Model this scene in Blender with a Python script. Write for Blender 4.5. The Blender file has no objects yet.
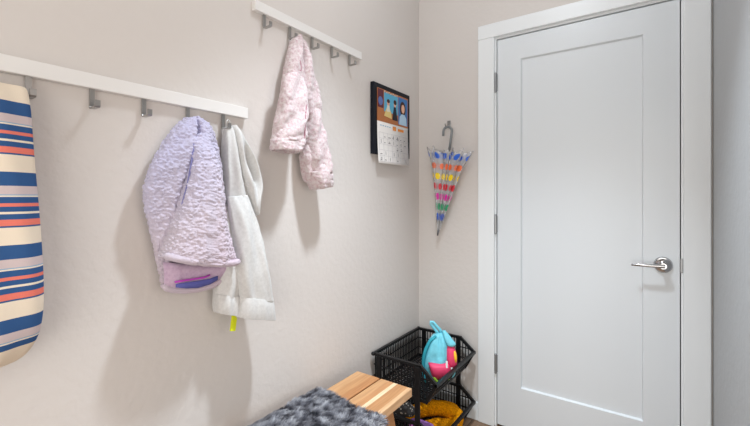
import bpy, bmesh, math, random
from mathutils import Vector, Matrix, noise
random.seed(7)
S = bpy.context.scene
COL = S.collection
PI = math.pi

# ------------------------------------------------------------------ camera maths
F_PX, PCX, HY = 393.0, 375.0, 197.0
CAM = Vector((1.137, -2.084, 1.218))
YAW = math.radians(35.0)
FW = Vector((-math.sin(YAW), math.cos(YAW), 0)); RT = Vector((math.cos(YAW), math.sin(YAW), 0))

def ray(px, py):
    return FW + RT * ((px - PCX) / F_PX) + Vector((0, 0, -(py - HY) / F_PX))
def on_x(px, py, x):                      # point seen at a pixel, on the plane x = const
    d = ray(px, py); return CAM + d * ((x - CAM.x) / d.x)
def on_y(px, py, y):
    d = ray(px, py); return CAM + d * ((y - CAM.y) / d.y)
def at_depth(px, py, z):
    return CAM + ray(px, py) * z

# ------------------------------------------------------------------ materials
def nmat(name):
    m = bpy.data.materials.new(name); m.use_nodes = True
    nt = m.node_tree; nt.nodes.clear()
    out = nt.nodes.new('ShaderNodeOutputMaterial')
    b = nt.nodes.new('ShaderNodeBsdfPrincipled')
    nt.links.new(b.outputs[0], out.inputs[0])
    return m, nt, b, out
def N(nt, t, **kw):
    n = nt.nodes.new(t)
    for k, v in kw.items():
        if k in ('operation', 'data_type', 'blend_type', 'feature', 'distance', 'interpolation_type', 'attribute_name', 'wave_type', 'bands_direction', 'vector_type'):
            setattr(n, k, v)
        else:
            n.inputs[k].default_value = v
    return n
def L(nt, a, b): nt.links.new(a, b)
def ramp(nt, fac, stops, const=False):
    r = nt.nodes.new('ShaderNodeValToRGB'); cr = r.color_ramp
    cr.interpolation = 'CONSTANT' if const else 'LINEAR'
    while len(cr.elements) < len(stops): cr.elements.new(0.5)
    for e, (p, c) in zip(cr.elements, stops):
        e.position = p; e.color = (*c, 1)
    if fac is not None: L(nt, fac, r.inputs[0])
    return r
def s2l(r, g, b):
    f = lambda c: (c / 255 / 12.92) if c / 255 <= 0.04045 else ((c / 255 + 0.055) / 1.055) ** 2.4
    return (f(r), f(g), f(b))
def texco(nt, kind='Object'):
    t = nt.nodes.new('ShaderNodeTexCoord'); return t.outputs[kind]
def simple(name, col, rough=0.5, metal=0.0, bump=0.0, scale=200.0, var=0.0, spec=0.5):
    m, nt, b, out = nmat(name)
    b.inputs['Base Color'].default_value = (*col, 1); b.inputs['Roughness'].default_value = rough
    b.inputs['Metallic'].default_value = metal; b.inputs['Specular IOR Level'].default_value = spec
    co = texco(nt)
    n = N(nt, 'ShaderNodeTexNoise', Scale=scale, Detail=3.0); L(nt, co, n.inputs['Vector'])
    if bump:
        bp = N(nt, 'ShaderNodeBump', Strength=bump, Distance=0.002); L(nt, n.outputs[0], bp.inputs['Height']); L(nt, bp.outputs[0], b.inputs['Normal'])
    if var:
        lo = tuple(c * (1 - var) for c in col); hi = tuple(min(1, c * (1 + var)) for c in col)
        r = ramp(nt, n.outputs[0], [(0.3, lo), (0.7, hi)]); L(nt, r.outputs[0], b.inputs['Base Color'])
    return m

def wall_mat(name, col):
    m, nt, b, out = nmat(name)
    b.inputs['Roughness'].default_value = 0.75; b.inputs['Specular IOR Level'].default_value = 0.3
    b.inputs['Base Color'].default_value = (*col, 1)
    co = texco(nt)
    n1 = N(nt, 'ShaderNodeTexNoise', Scale=42.0, Detail=2.0, Roughness=0.45); L(nt, co, n1.inputs['Vector'])
    n2 = N(nt, 'ShaderNodeTexNoise', Scale=130.0, Detail=2.0); L(nt, co, n2.inputs['Vector'])
    r = ramp(nt, n1.outputs[0], [(0.40, (0, 0, 0)), (0.62, (1, 1, 1))])
    mx = N(nt, 'ShaderNodeMath', operation='MULTIPLY_ADD'); L(nt, n2.outputs[0], mx.inputs[0]); mx.inputs[1].default_value = 0.25; L(nt, r.outputs[0], mx.inputs[2])
    bp = N(nt, 'ShaderNodeBump', Strength=0.18, Distance=0.0022); L(nt, mx.outputs[0], bp.inputs['Height']); L(nt, bp.outputs[0], b.inputs['Normal'])
    return m

M = {}
M['wall'] = wall_mat('beige_wall_paint', (0.660, 0.622, 0.594))
M['wall_grey'] = wall_mat('wall_paint_in_shade', (0.45, 0.465, 0.475))  # right wall: its dimmer, cooler light is put into the colour
M['ceiling'] = wall_mat('ceiling_paint', (0.82, 0.81, 0.79))
M['trim'] = simple('white_trim_paint', (0.80, 0.83, 0.845), 0.35)
M['door'] = simple('white_door_paint', (0.715, 0.755, 0.785), 0.32, bump=0.02, scale=60)
M['gap'] = simple('dark_gasket', (0.05, 0.045, 0.04), 0.9)
M['rail'] = simple('white_painted_wood', (0.79, 0.78, 0.765), 0.4)
M['nickel'] = simple('brushed_nickel', (0.42, 0.41, 0.40), 0.36, 1.0, bump=0.05, scale=300)
M['hinge'] = simple('satin_steel', (0.35, 0.36, 0.37), 0.4, 1.0)
M['chrome'] = simple('polished_chrome', (0.48, 0.48, 0.49), 0.12, 1.0)
M['black_plastic'] = simple('black_plastic', (0.006, 0.006, 0.007), 0.42, spec=0.35)
M['frame_black'] = simple('black_lacquer', (0.007, 0.009, 0.016), 0.5, spec=0.2)

def floor_mat():
    m, nt, b, out = nmat('brown_floor_planks')
    co = texco(nt)
    mp = N(nt, 'ShaderNodeMapping'); L(nt, co, mp.inputs['Vector']); mp.inputs['Rotation'].default_value = (0, 0, PI / 2)
    br = N(nt, 'ShaderNodeTexBrick', Scale=1.0); L(nt, mp.outputs[0], br.inputs['Vector'])
    br.inputs['Brick Width'].default_value = 1.2; br.inputs['Row Height'].default_value = 0.17
    br.inputs['Mortar Size'].default_value = 0.0015
    br.inputs['Color1'].default_value = (*s2l(150, 122, 98), 1); br.inputs['Color2'].default_value = (*s2l(128, 100, 78), 1); br.inputs['Mortar'].default_value = (*s2l(70, 52, 40), 1)
    mp2 = N(nt, 'ShaderNodeMapping'); L(nt, co, mp2.inputs['Vector']); mp2.inputs['Scale'].default_value = (30, 2, 2)
    n = N(nt, 'ShaderNodeTexNoise', Scale=3.0, Detail=5.0); L(nt, mp2.outputs[0], n.inputs['Vector'])
    mix = N(nt, 'ShaderNodeMixRGB', blend_type='MULTIPLY', Fac=0.6); L(nt, br.outputs[0], mix.inputs[1])
    r = ramp(nt, n.outputs[0], [(0.3, (0.6, 0.58, 0.55)), (0.7, (1.1, 1.1, 1.1))]); L(nt, r.outputs[0], mix.inputs[2])
    L(nt, mix.outputs[0], b.inputs['Base Color']); b.inputs['Roughness'].default_value = 0.45
    return m
M['floor'] = floor_mat()

def wood_mat():
    m, nt, b, out = nmat('oiled_butcher_block')
    co = texco(nt)
    # long staves along y, each with its own tone
    sp = N(nt, 'ShaderNodeSeparateXYZ'); L(nt, co, sp.inputs[0])
    mr = N(nt, 'ShaderNodeMapRange'); L(nt, sp.outputs[0], mr.inputs[0]); mr.inputs[1].default_value = -0.14; mr.inputs[2].default_value = 0.14
    tn = [s2l(202, 158, 114), s2l(194, 146, 100), s2l(184, 130, 84), s2l(202, 156, 110), s2l(194, 142, 96), s2l(236, 208, 172), s2l(190, 140, 94), s2l(220, 180, 138)]
    r = ramp(nt, mr.outputs[0], list(zip((0.0, 0.15, 0.30, 0.46, 0.59, 0.69, 0.755, 0.93), tn)), True)
    mp2 = N(nt, 'ShaderNodeMapping'); L(nt, co, mp2.inputs['Vector']); mp2.inputs['Scale'].default_value = (90, 5, 40)
    n = N(nt, 'ShaderNodeTexNoise', Scale=1.6, Detail=5.0); L(nt, mp2.outputs[0], n.inputs['Vector'])
    g = ramp(nt, n.outputs[0], [(0.3, (0.78, 0.72, 0.66)), (0.65, (1.06, 1.06, 1.06))])
    mix = N(nt, 'ShaderNodeMixRGB', blend_type='MULTIPLY', Fac=0.8); L(nt, r.outputs[0], mix.inputs[1]); L(nt, g.outputs[0], mix.inputs[2])
    L(nt, mix.outputs[0], b.inputs['Base Color']); b.inputs['Roughness'].default_value = 0.5
    return m
M['wood'] = wood_mat()

def fleece_mat(name, stops, mode, bump=0.6, scale=130.0):
    """stops: colour ramp; mode 'z' = along height and across, 'noise' = speckled"""
    m, nt, b, out = nmat(name)
    co = texco(nt)
    n = N(nt, 'ShaderNodeTexNoise', Scale=scale, Detail=4.0, Roughness=0.65); L(nt, co, n.inputs['Vector'])
    if mode == 'z':
        sp = N(nt, 'ShaderNodeSeparateXYZ'); L(nt, co, sp.inputs[0])
        n3 = N(nt, 'ShaderNodeTexNoise', Scale=9.0, Detail=2.0); L(nt, co, n3.inputs['Vector'])
        a = N(nt, 'ShaderNodeMath', operation='MULTIPLY_ADD'); L(nt, n3.outputs[0], a.inputs[0]); a.inputs[1].default_value = 0.18; L(nt, sp.outputs[2], a.inputs[2])
        a2 = N(nt, 'ShaderNodeMath', operation='MULTIPLY_ADD'); L(nt, sp.outputs[1], a2.inputs[0]); a2.inputs[1].default_value = -0.9; L(nt, a.outputs[0], a2.inputs[2])
        fac = N(nt, 'ShaderNodeMapRange'); L(nt, a2.outputs[0], fac.inputs[0]); fac.inputs[1].default_value = 0.08; fac.inputs[2].default_value = 0.66
        r = ramp(nt, fac.outputs[0], stops)
    else:
        n3 = N(nt, 'ShaderNodeTexNoise', Scale=110.0, Detail=3.0, Roughness=0.6); L(nt, co, n3.inputs['Vector'])
        r = ramp(nt, n3.outputs[0], stops)
    L(nt, r.outputs[0], b.inputs['Base Color'])
    b.inputs['Roughness'].default_value = 0.95; b.inputs['Specular IOR Level'].default_value = 0.1
    b.inputs['Sheen Weight'].default_value = 0.25; b.inputs['Sheen Roughness'].default_value = 0.6
    bp = N(nt, 'ShaderNodeBump', Strength=bump, Distance=0.004); L(nt, n.outputs[0], bp.inputs['Height']); L(nt, bp.outputs[0], b.inputs['Normal'])
    return m
M['lilac'] = fleece_mat('lilac_sherpa_fleece', [(0.0, (0.56, 0.46, 0.53)), (0.42, (0.55, 0.49, 0.57)), (0.72, (0.50, 0.475, 0.62)), (1.0, (0.47, 0.46, 0.65))], 'z', 0.55, 210)  # bluer towards the top and left, pinker below
M['pink'] = fleece_mat('pink_speckled_fleece', [(0.34, (0.48, 0.335, 0.355)), (0.47, (0.56, 0.45, 0.465)), (0.60, (0.61, 0.54, 0.54))], 'noise', 0.55, 190)
M['hoodie'] = fleece_mat('heather_grey_jersey', [(0.3, (0.55, 0.545, 0.535)), (0.7, (0.64, 0.635, 0.625))], 'noise', 0.18, 420)
M['hood_lining'] = fleece_mat('grey_hood_lining', [(0.3, (0.42, 0.40, 0.38)), (0.7, (0.52, 0.50, 0.48))], 'noise', 0.2, 420)
M['lining'] = fleece_mat('mauve_lining', [(0.3, (0.50, 0.35, 0.50)), (0.7, (0.62, 0.48, 0.61))], 'noise', 0.4, 150)
M['blue_label'] = simple('blue_lining_band', s2l(92, 96, 170), 0.8, bump=0.1)
M['magenta'] = simple('magenta_piping', s2l(190, 70, 190), 0.7)
M['neon'] = simple('neon_yellow_ribbon', s2l(214, 222, 20), 0.7)
M['violet'] = simple('violet_fold_shade', (0.20, 0.20, 0.42), 0.95)
M['raspberry'] = simple('raspberry_fold_shade', (0.36, 0.17, 0.21), 0.95)
M['rug_base'] = simple('grey_hide', (0.10, 0.105, 0.12), 0.95)

def fur_mat():
    m, nt, b, out = nmat('slate_grey_fur')
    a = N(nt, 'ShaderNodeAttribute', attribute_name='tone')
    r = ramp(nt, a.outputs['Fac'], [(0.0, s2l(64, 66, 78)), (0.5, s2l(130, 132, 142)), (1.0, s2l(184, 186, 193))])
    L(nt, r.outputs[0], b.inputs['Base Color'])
    b.inputs['Roughness'].default_value = 0.7; b.inputs['Specular IOR Level'].default_value = 0.3
    return m
M['fur'] = fur_mat()

def stripe_mat():
    m, nt, b, out = nmat('nautical_stripe_canvas')
    uv = texco(nt, 'UV'); sp = N(nt, 'ShaderNodeSeparateXYZ'); L(nt, uv, sp.inputs[0])
    fr = N(nt, 'ShaderNodeMath', operation='FRACT'); L(nt, sp.outputs[1], fr.inputs[0])
    navy = s2l(54, 90, 140); coral = s2l(232, 126, 110); cream = s2l(236, 222, 202); lil = s2l(206, 190, 190); sky = s2l(150, 176, 200)
    seq = [(navy, .19), (lil, .115), (sky, .018), (cream, .018), (navy, .085), (coral, .05), (navy, .07), (cream, .03), (navy, .075), (coral, .085), (navy, .022), (cream, .242)]
    st, p = [], 0.0
    for c, w in seq: st.append((p, c)); p += w
    r = ramp(nt, fr.outputs[0], st, True)
    # above the first band everything is plain cream
    gt = N(nt, 'ShaderNodeMath', operation='GREATER_THAN'); L(nt, sp.outputs[1], gt.inputs[0]); gt.inputs[1].default_value = 0.0
    lt = N(nt, 'ShaderNodeMath', operation='LESS_THAN'); L(nt, sp.outputs[1], lt.inputs[0]); lt.inputs[1].default_value = 3.43
    an = N(nt, 'ShaderNodeMath', operation='MULTIPLY'); L(nt, gt.outputs[0], an.inputs[0]); L(nt, lt.outputs[0], an.inputs[1])
    mix = N(nt, 'ShaderNodeMixRGB', Fac=1.0); L(nt, an.outputs[0], mix.inputs[0]); mix.inputs[1].default_value = (*cream, 1); L(nt, r.outputs[0], mix.inputs[2])
    L(nt, mix.outputs[0], b.inputs['Base Color']); b.inputs['Roughness'].default_value = 0.9; b.inputs['Specular IOR Level'].default_value = 0.15
    co = texco(nt); n = N(nt, 'ShaderNodeTexNoise', Scale=420.0, Detail=2.0); L(nt, co, n.inputs['Vector'])
    bp = N(nt, 'ShaderNodeBump', Strength=0.25, Distance=0.002); L(nt, n.outputs[0], bp.inputs['Height']); L(nt, bp.outputs[0], b.inputs['Normal'])
    return m
M['stripe'] = stripe_mat()
M['cream'] = simple('cream_canvas', s2l(236, 222, 202), 0.9, bump=0.2, scale=400)

def umbrella_mat():
    m, nt, b, out = nmat('clear_dotted_vinyl')
    uv = texco(nt, 'UV'); sp = N(nt, 'ShaderNodeSeparateXYZ'); L(nt, uv, sp.inputs[0])
    vcell = N(nt, 'ShaderNodeMath', operation='MULTIPLY'); L(nt, sp.outputs[1], vcell.inputs[0]); vcell.inputs[1].default_value = 8.0
    ucell = N(nt, 'ShaderNodeMath', operation='MULTIPLY'); L(nt, sp.outputs[0], ucell.inputs[0]); ucell.inputs[1].default_value = 20.0
    row = N(nt, 'ShaderNodeMath', operation='FLOOR'); L(nt, vcell.outputs[0], row.inputs[0])
    hs = N(nt, 'ShaderNodeMath', operation='MULTIPLY'); L(nt, row.outputs[0], hs.inputs[0]); hs.inputs[1].default_value = 0.5
    us = N(nt, 'ShaderNodeMath', operation='ADD'); L(nt, ucell.outputs[0], us.inputs[0]); L(nt, hs.outputs[0], us.inputs[1])
    def cen(x):
        f = N(nt, 'ShaderNodeMath', operation='FRACT'); L(nt, x, f.inputs[0])
        s = N(nt, 'ShaderNodeMath', operation='SUBTRACT'); L(nt, f.outputs[0], s.inputs[0]); s.inputs[1].default_value = 0.5
        p = N(nt, 'ShaderNodeMath', operation='POWER'); L(nt, s.outputs[0], p.inputs[0]); p.inputs[1].default_value = 2.0
        return p.outputs[0]
    add = N(nt, 'ShaderNodeMath', operation='ADD'); L(nt, cen(us.outputs[0]), add.inputs[0]); L(nt, cen(vcell.outputs[0]), add.inputs[1])
    lt = N(nt, 'ShaderNodeMath', operation='LESS_THAN'); L(nt, add.outputs[0], lt.inputs[0]); lt.inputs[1].default_value = 0.30 ** 2
    # wider dots near the tip, where the gores are narrow
    thr = N(nt, 'ShaderNodeMapRange'); L(nt, sp.outputs[1], thr.inputs[0]); thr.inputs[1].default_value = 0.1; thr.inputs[2].default_value = 0.9; thr.inputs[3].default_value = 0.15; thr.inputs[4].default_value = 0.085
    L(nt, thr.outputs[0], lt.inputs[1])
    c = ramp(nt, sp.outputs[1], [(0.0, (1, 1, 1)), (0.125, s2l(30, 84, 190)), (0.25, s2l(20, 150, 100)), (0.375, s2l(214, 40, 160)), (0.5, s2l(206, 24, 48)), (0.625, s2l(248, 214, 10)), (0.75, s2l(238, 110, 60)), (0.875, s2l(36, 96, 205))], True)
    ins = N(nt, 'ShaderNodeMath', operation='GREATER_THAN'); L(nt, sp.outputs[1], ins.inputs[0]); ins.inputs[1].default_value = 0.125
    dot = N(nt, 'ShaderNodeMath', operation='MULTIPLY'); L(nt, lt.outputs[0], dot.inputs[0]); L(nt, ins.outputs[0], dot.inputs[1])
    L(nt, c.outputs[0], b.inputs['Base Color']); b.inputs['Roughness'].default_value = 0.35
    tr = N(nt, 'ShaderNodeBsdfTransparent', Color=(0.93, 0.935, 0.94, 1))
    gl = N(nt, 'ShaderNodeBsdfGlossy', Roughness=0.15, Color=(0.9, 0.9, 0.9, 1))
    df = N(nt, 'ShaderNodeBsdfDiffuse', Color=(0.85, 0.86, 0.88, 1))
    fz = N(nt, 'ShaderNodeFresnel', IOR=1.45)
    m1 = N(nt, 'ShaderNodeMixShader', Fac=0.28); L(nt, tr.outputs[0], m1.inputs[1]); L(nt, df.outputs[0], m1.inputs[2])
    m2 = N(nt, 'ShaderNodeMixShader'); L(nt, fz.outputs[0], m2.inputs[0]); L(nt, m1.outputs[0], m2.inputs[1]); L(nt, gl.outputs[0], m2.inputs[2])
    m3 = N(nt, 'ShaderNodeMixShader'); L(nt, dot.outputs[0], m3.inputs[0]); L(nt, m2.outputs[0], m3.inputs[1]); L(nt, b.outputs[0], m3.inputs[2])
    L(nt, m3.outputs[0], out.inputs[0])
    return m
M['vinyl'] = umbrella_mat()
M['paper'] = simple('white_paper', (0.84, 0.83, 0.82), 0.8)
M['turquoise'] = simple('turquoise_nylon', s2l(116, 204, 222), 0.6, bump=0.25, scale=90, var=0.06)
M['teal'] = simple('teal_webbing', s2l(40, 158, 176), 0.7, bump=0.2)
M['watermelon'] = simple('watermelon_pink_nylon', s2l(228, 62, 108), 0.55, bump=0.2, scale=90)
M['rind'] = simple('lime_green_trim', s2l(150, 196, 50), 0.6)
M['yellow'] = simple('yellow_patch', s2l(240, 190, 40), 0.6)
M['white_cloth'] = simple('white_pull_tape', (0.85, 0.86, 0.87), 0.6)

def knit_mat(name, col, scale):
    m, nt, b, out = nmat(name)
    co = texco(nt)
    v = N(nt, 'ShaderNodeTexVoronoi', Scale=scale); L(nt, co, v.inputs['Vector'])
    r = ramp(nt, v.outputs['Distance'], [(0.0, tuple(min(1, c * 1.15) for c in col)), (0.8, tuple(c * 0.72 for c in col))])
    L(nt, r.outputs[0], b.inputs['Base Color']); b.inputs['Roughness'].default_value = 0.95; b.inputs['Specular IOR Level'].default_value = 0.1
    inv = N(nt, 'ShaderNodeMath', operation='SUBTRACT'); inv.inputs[0].default_value = 1.0; L(nt, v.outputs['Distance'], inv.inputs[1])
    bp = N(nt, 'ShaderNodeBump', Strength=0.9, Distance=0.006); L(nt, inv.outputs[0], bp.inputs['Height']); L(nt, bp.outputs[0], b.inputs['Normal'])
    return m
M['mustard'] = knit_mat('mustard_chunky_knit', s2l(246, 158, 8), 110)

def plaid_mat():
    m, nt, b, out = nmat('purple_white_stripe_cloth')
    co = texco(nt); sp = N(nt, 'ShaderNodeSeparateXYZ'); L(nt, co, sp.inputs[0])
    a = N(nt, 'ShaderNodeMath', operation='MULTIPLY'); L(nt, sp.outputs[2], a.inputs[0]); a.inputs[1].default_value = 26
    f = N(nt, 'ShaderNodeMath', operation='FRACT'); L(nt, a.outputs[0], f.inputs[0])
    r = ramp(nt, f.outputs[0], [(0, s2l(176, 120, 206)), (0.5, s2l(222, 196, 236)), (0.75, s2l(200, 110, 190))], True)
    L(nt, r.outputs[0], b.inputs['Base Color']); b.inputs['Roughness'].default_value = 0.9
    return m
M['plaid'] = plaid_mat()

def dots_mat():
    m, nt, b, out = nmat('charcoal_dotted_knit')
    co = texco(nt); v = N(nt, 'ShaderNodeTexVoronoi', Scale=70.0); L(nt, co, v.inputs['Vector'])
    r = ramp(nt, v.outputs['Distance'], [(0.0, s2l(190, 184, 172)), (0.28, s2l(60, 58, 58))], True)
    L(nt, r.outputs[0], b.inputs['Base Color']); b.inputs['Roughness'].default_value = 0.95
    return m
M['dots'] = dots_mat()

# ------------------------------------------------------------------ object helpers
ORG = {}
def thing(name, loc, label, cat, group=None):
    o = bpy.data.objects.new(name, None); COL.objects.link(o)
    o.empty_display_size = 0.05
    o.location = loc; ORG[o] = Vector(loc)
    o['label'] = label; o['category'] = cat
    if group: o['group'] = group
    return o
def obj(name, verts, faces, mat, parent=None, smooth=True, origin=None, kind=None, label=None, uvs=None):
    """verts in world coordinates; one mesh object, parented when asked"""
    me = bpy.data.meshes.new(name)
    if parent is not None: org = ORG[parent]
    else: org = Vector(origin) if origin is not None else Vector((0, 0, 0))
    me.from_pydata([tuple(Vector(v) - org) for v in verts], [], faces)
    if uvs is not None:
        ul = me.uv_layers.new(name='UVMap')
        for lp in me.loops: ul.data[lp.index].uv = uvs[lp.vertex_index]
    if smooth:
        for p in me.polygons: p.use_smooth = True
    me.materials.append(mat); me.update()
    o = bpy.data.objects.new(name, me); COL.objects.link(o)
    ORG[o] = org
    if parent is not None: o.parent = parent
    else: o.location = org
    if kind: o['kind'] = kind
    if label: o['label'] = label
    return o

class MB:
    """collects boxes, bars and tubes of ONE piece"""
    def __init__(s): s.v = []; s.f = []
    def add(s, v, f):
        b = len(s.v); s.v += [Vector(p) for p in v]; s.f += [tuple(i + b for i in q) for q in f]; return s
    def box(s, lo, hi):
        x0, y0, z0 = lo; x1, y1, z1 = hi
        return s.add([(x0,y0,z0),(x1,y0,z0),(x1,y1,z0),(x0,y1,z0),(x0,y0,z1),(x1,y0,z1),(x1,y1,z1),(x0,y1,z1)],
                     [(0,3,2,1),(4,5,6,7),(0,1,5,4),(1,2,6,5),(2,3,7,6),(3,0,4,7)])
    def bbox(s, lo, hi, r=0.003, seg=2):
        bm = bmesh.new(); bmesh.ops.create_cube(bm, size=1)
        c = [(a + b) / 2 for a, b in zip(lo, hi)]; d = [b - a for a, b in zip(lo, hi)]
        for v in bm.verts: v.co = Vector((c[0] + v.co.x * d[0], c[1] + v.co.y * d[1], c[2] + v.co.z * d[2]))
        r = min(r, min(d) * 0.45)
        bmesh.ops.bevel(bm, geom=bm.edges[:], offset=r, segments=seg, affect='EDGES', profile=0.5)
        bm.verts.index_update()
        s.add([v.co.copy() for v in bm.verts], [tuple(v.index for v in f.verts) for f in bm.faces]); bm.free(); return s
    def bar(s, p, q, w, t, up=(0, 0, 1)):
        p, q = Vector(p), Vector(q); d = (q - p).normalized(); u = Vector(up)
        a = d.cross(u)
        if a.length < 1e-4: a = d.cross(Vector((1, 0, 0)))
        a.normalize(); b = a.cross(d)
        v = []
        for c in (p, q):
            for sx, sy in ((-1,-1),(1,-1),(1,1),(-1,1)): v.append(c + a * (sx * w / 2) + b * (sy * t / 2))
        return s.add(v, [(0,1,2,3),(7,6,5,4),(0,4,5,1),(1,5,6,2),(2,6,7,3),(3,7,4,0)])
    def tube(s, pts, r, n=10, cap=True):
        pts = [Vector(p) for p in pts]; rs = r if isinstance(r, (list, tuple)) else [r] * len(pts)
        v = []; f = []; prev = None
        for i, p in enumerate(pts):
            d = (pts[min(i+1, len(pts)-1)] - pts[max(i-1, 0)]).normalized()
            if prev is None:
                a = d.cross(Vector((0, 0, 1)))
                if a.length < 1e-3: a = d.cross(Vector((1, 0, 0)))
            else: a = prev - d * prev.dot(d)
            a.normalize(); prev = a; b = d.cross(a)
            for k in range(n):
                t = 2 * PI * k / n; v.append(p + (a * math.cos(t) + b * math.sin(t)) * rs[i])
        for i in range(len(pts) - 1):
            for k in range(n):
                f.append((i*n+k, i*n+(k+1) % n, (i+1)*n+(k+1) % n, (i+1)*n+k))
        if cap:
            f.append(tuple(range(n - 1, -1, -1))); f.append(tuple((len(pts)-1)*n + k for k in range(n)))
        return s.add(v, f)
    def lathe(s, prof, c, axis='z', n=32):
        """prof: list of (radius, height)"""
        v = []; f = []; c = Vector(c)
        for r, h in prof:
            for k in range(n):
                t = 2 * PI * k / n; a, b = r * math.cos(t), r * math.sin(t)
                v.append(c + (Vector((a, b, h)) if axis == 'z' else Vector((a, -h, b)) if axis == 'y' else Vector((h, a, b))))
        for i in range(len(prof) - 1):
            for k in range(n): f.append((i*n+k, i*n+(k+1) % n, (i+1)*n+(k+1) % n, (i+1)*n+k))
        f.append(tuple(range(n - 1, -1, -1))); f.append(tuple((len(prof)-1)*n + k for k in range(n)))
        return s.add(v, f)
    def ball(s, c, r, sc=(1, 1, 1), n=14):
        prof = [(max(1e-4, r * math.sin(PI * i / n)), -r * math.cos(PI * i / n)) for i in range(n + 1)]
        t = MB().lathe(prof, (0, 0, 0), n=n * 2)
        return s.add([Vector(c) + Vector((p.x * sc[0], p.y * sc[1], p.z * sc[2])) for p in t.v], t.f)
    def build(s, name, mat, parent=None, smooth=False, **kw):
        o = obj(name, s.v, s.f, mat, parent, smooth, **kw)
        return o

def autosmooth(o, deg=40):
    me = o.data
    for p in me.polygons: p.use_smooth = True
    me.set_sharp_from_angle(angle=math.radians(deg))

def cr(p0, p1, p2, p3, t):
    return 0.5 * ((2 * p1) + (p2 - p0) * t + (2 * p0 - 5 * p1 + 4 * p2 - p3) * t * t + (3 * p1 - p0 - 3 * p2 + p3) * t ** 3)

class Row:
    def __init__(s, Lp, Rp, back, front, sag=0.0, sq=0.75, peak=0.0): s.L, s.R, s.back, s.front, s.sag, s.sq, s.peak = Vector(Lp), Vector(Rp), back, front, sag, sq, peak

def loft(rows, sub, n, d, fold=None, open_end=True, inset=0.005, uvfn=None):
    """closed cross-sections between a left and a right edge; d = thickness direction (towards the room)"""
    d = Vector(d).normalized(); R = []
    for i in range(len(rows) - 1):
        q = [rows[max(i-1, 0)], rows[i], rows[i+1], rows[min(i+2, len(rows)-1)]]
        for k in range(sub):
            t = k / sub; g = lambda nm: cr(*[getattr(r, nm) for r in q], t)
            R.append(Row(g('L'), g('R'), g('back'), g('front'), g('sag'), g('sq'), g('peak')))
    R.append(rows[-1])
    v = []; uv = []
    tot = len(R)
    def ring(r, vi, scale=1.0, lift=0.0, fd=True):
        c = (r.L + r.R) / 2; h = (r.R - r.L) / 2 * scale
        for k in range(n):
            th = 2 * PI * k / n
            cs, sn = math.cos(th), math.sin(th)
            u = -math.copysign(abs(cs) ** r.sq, cs)            # -1 left .. 1 right (front: th in 0..pi)
            dep = math.copysign(abs(sn) ** 0.8, sn)
            mid = (r.front + r.back) / 2
            x = mid + dep * (r.front - r.back) / 2 * scale
            p = c + h * u + d * x
            p.z += -r.sag * (1 - u * u) + lift
            if dep > 0: p += d * (r.peak * max(0, 1 - abs(u)) * dep)
            if fold and fd and dep > 0:
                p += d * (fold(u, vi) * min(1.0, dep * 1.5))
            v.append(p); uv.append((u, vi))
    for i, r in enumerate(R): ring(r, i / (tot - 1))
    m = tot
    if open_end:
        w = max((rows[-1].R - rows[-1].L).length / 2, 1e-3)
        s1 = max(0.4, 1 - inset / w)
        ring(R[-1], 1.0, s1, 0.001); ring(R[-1], 1.0, s1 * 0.96, 0.02, False); ring(R[-1], 1.0, s1 * 0.9, 0.035, False); m += 3
    f = []
    for i in range(m - 1):
        for k in range(n): f.append((i*n+k, (i+1)*n+k, (i+1)*n+(k+1) % n, i*n+(k+1) % n))
    f.append(tuple(range(n))); f.append(tuple((m-1)*n + k for k in range(n - 1, -1, -1)))
    return v, f, uv

def disp(o, fn):
    """push every vertex of a mesh along its normal"""
    me = o.data
    ns = [vx.normal.copy() for vx in me.vertices]
    for vx, nn in zip(me.vertices, ns): vx.co += nn * fn(vx.co)
    me.update()

def nz(p, fx, fy, fz, seed=0.0): return noise.noise(Vector((p.x * fx + seed, p.y * fy + seed * 1.7, p.z * fz - seed)))

# ================================================================== THE ROOM
XR, H = 1.345, 2.74
YB, XO = -3.3, 3.6                     # the mud room opens to the room behind the camera
def struct(name, mb, mat, smooth=False): return mb.build(name, mat, None, smooth, kind='structure')
struct('wall_left', MB().box((-0.12, YB, 0), (0, 0.20, H)), M['wall'])
DX0, DX1, DZ = 0.467, 1.243, 2.056     # door opening
wb = MB(); wb.box((0, 0, 0), (DX0 - 0.012, 0.12, H)); wb.box((DX1 + 0.012, 0, 0), (XR + 0.12, 0.12, H)); wb.box((DX0 - 0.012, 0, DZ + 0.012), (DX1 + 0.012, 0.12, H))
wb.box((0, 0.12, 0), (XR + 0.12, 0.20, H))  # unseen plate added behind the doorway to stop light leaking through the gaps
struct('wall_back', wb, M['wall'])
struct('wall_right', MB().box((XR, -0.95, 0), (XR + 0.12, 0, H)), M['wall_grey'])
struct('floor', MB().box((-0.12, YB, -0.05), (XO, 0.20, 0)), M['floor'])
struct('ceiling', MB().box((-0.12, YB, H), (XO, 0.20, H + 0.05)), M['ceiling'])
def board(name, lo, hi): return struct(name, MB().bbox(lo, hi, 0.004), M['trim'])
board('baseboard_left', (0, YB, 0), (0.013, -0.013, 0.10))
board('baseboard_back', (0, -0.013, 0), (0.371, 0, 0.10))
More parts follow.
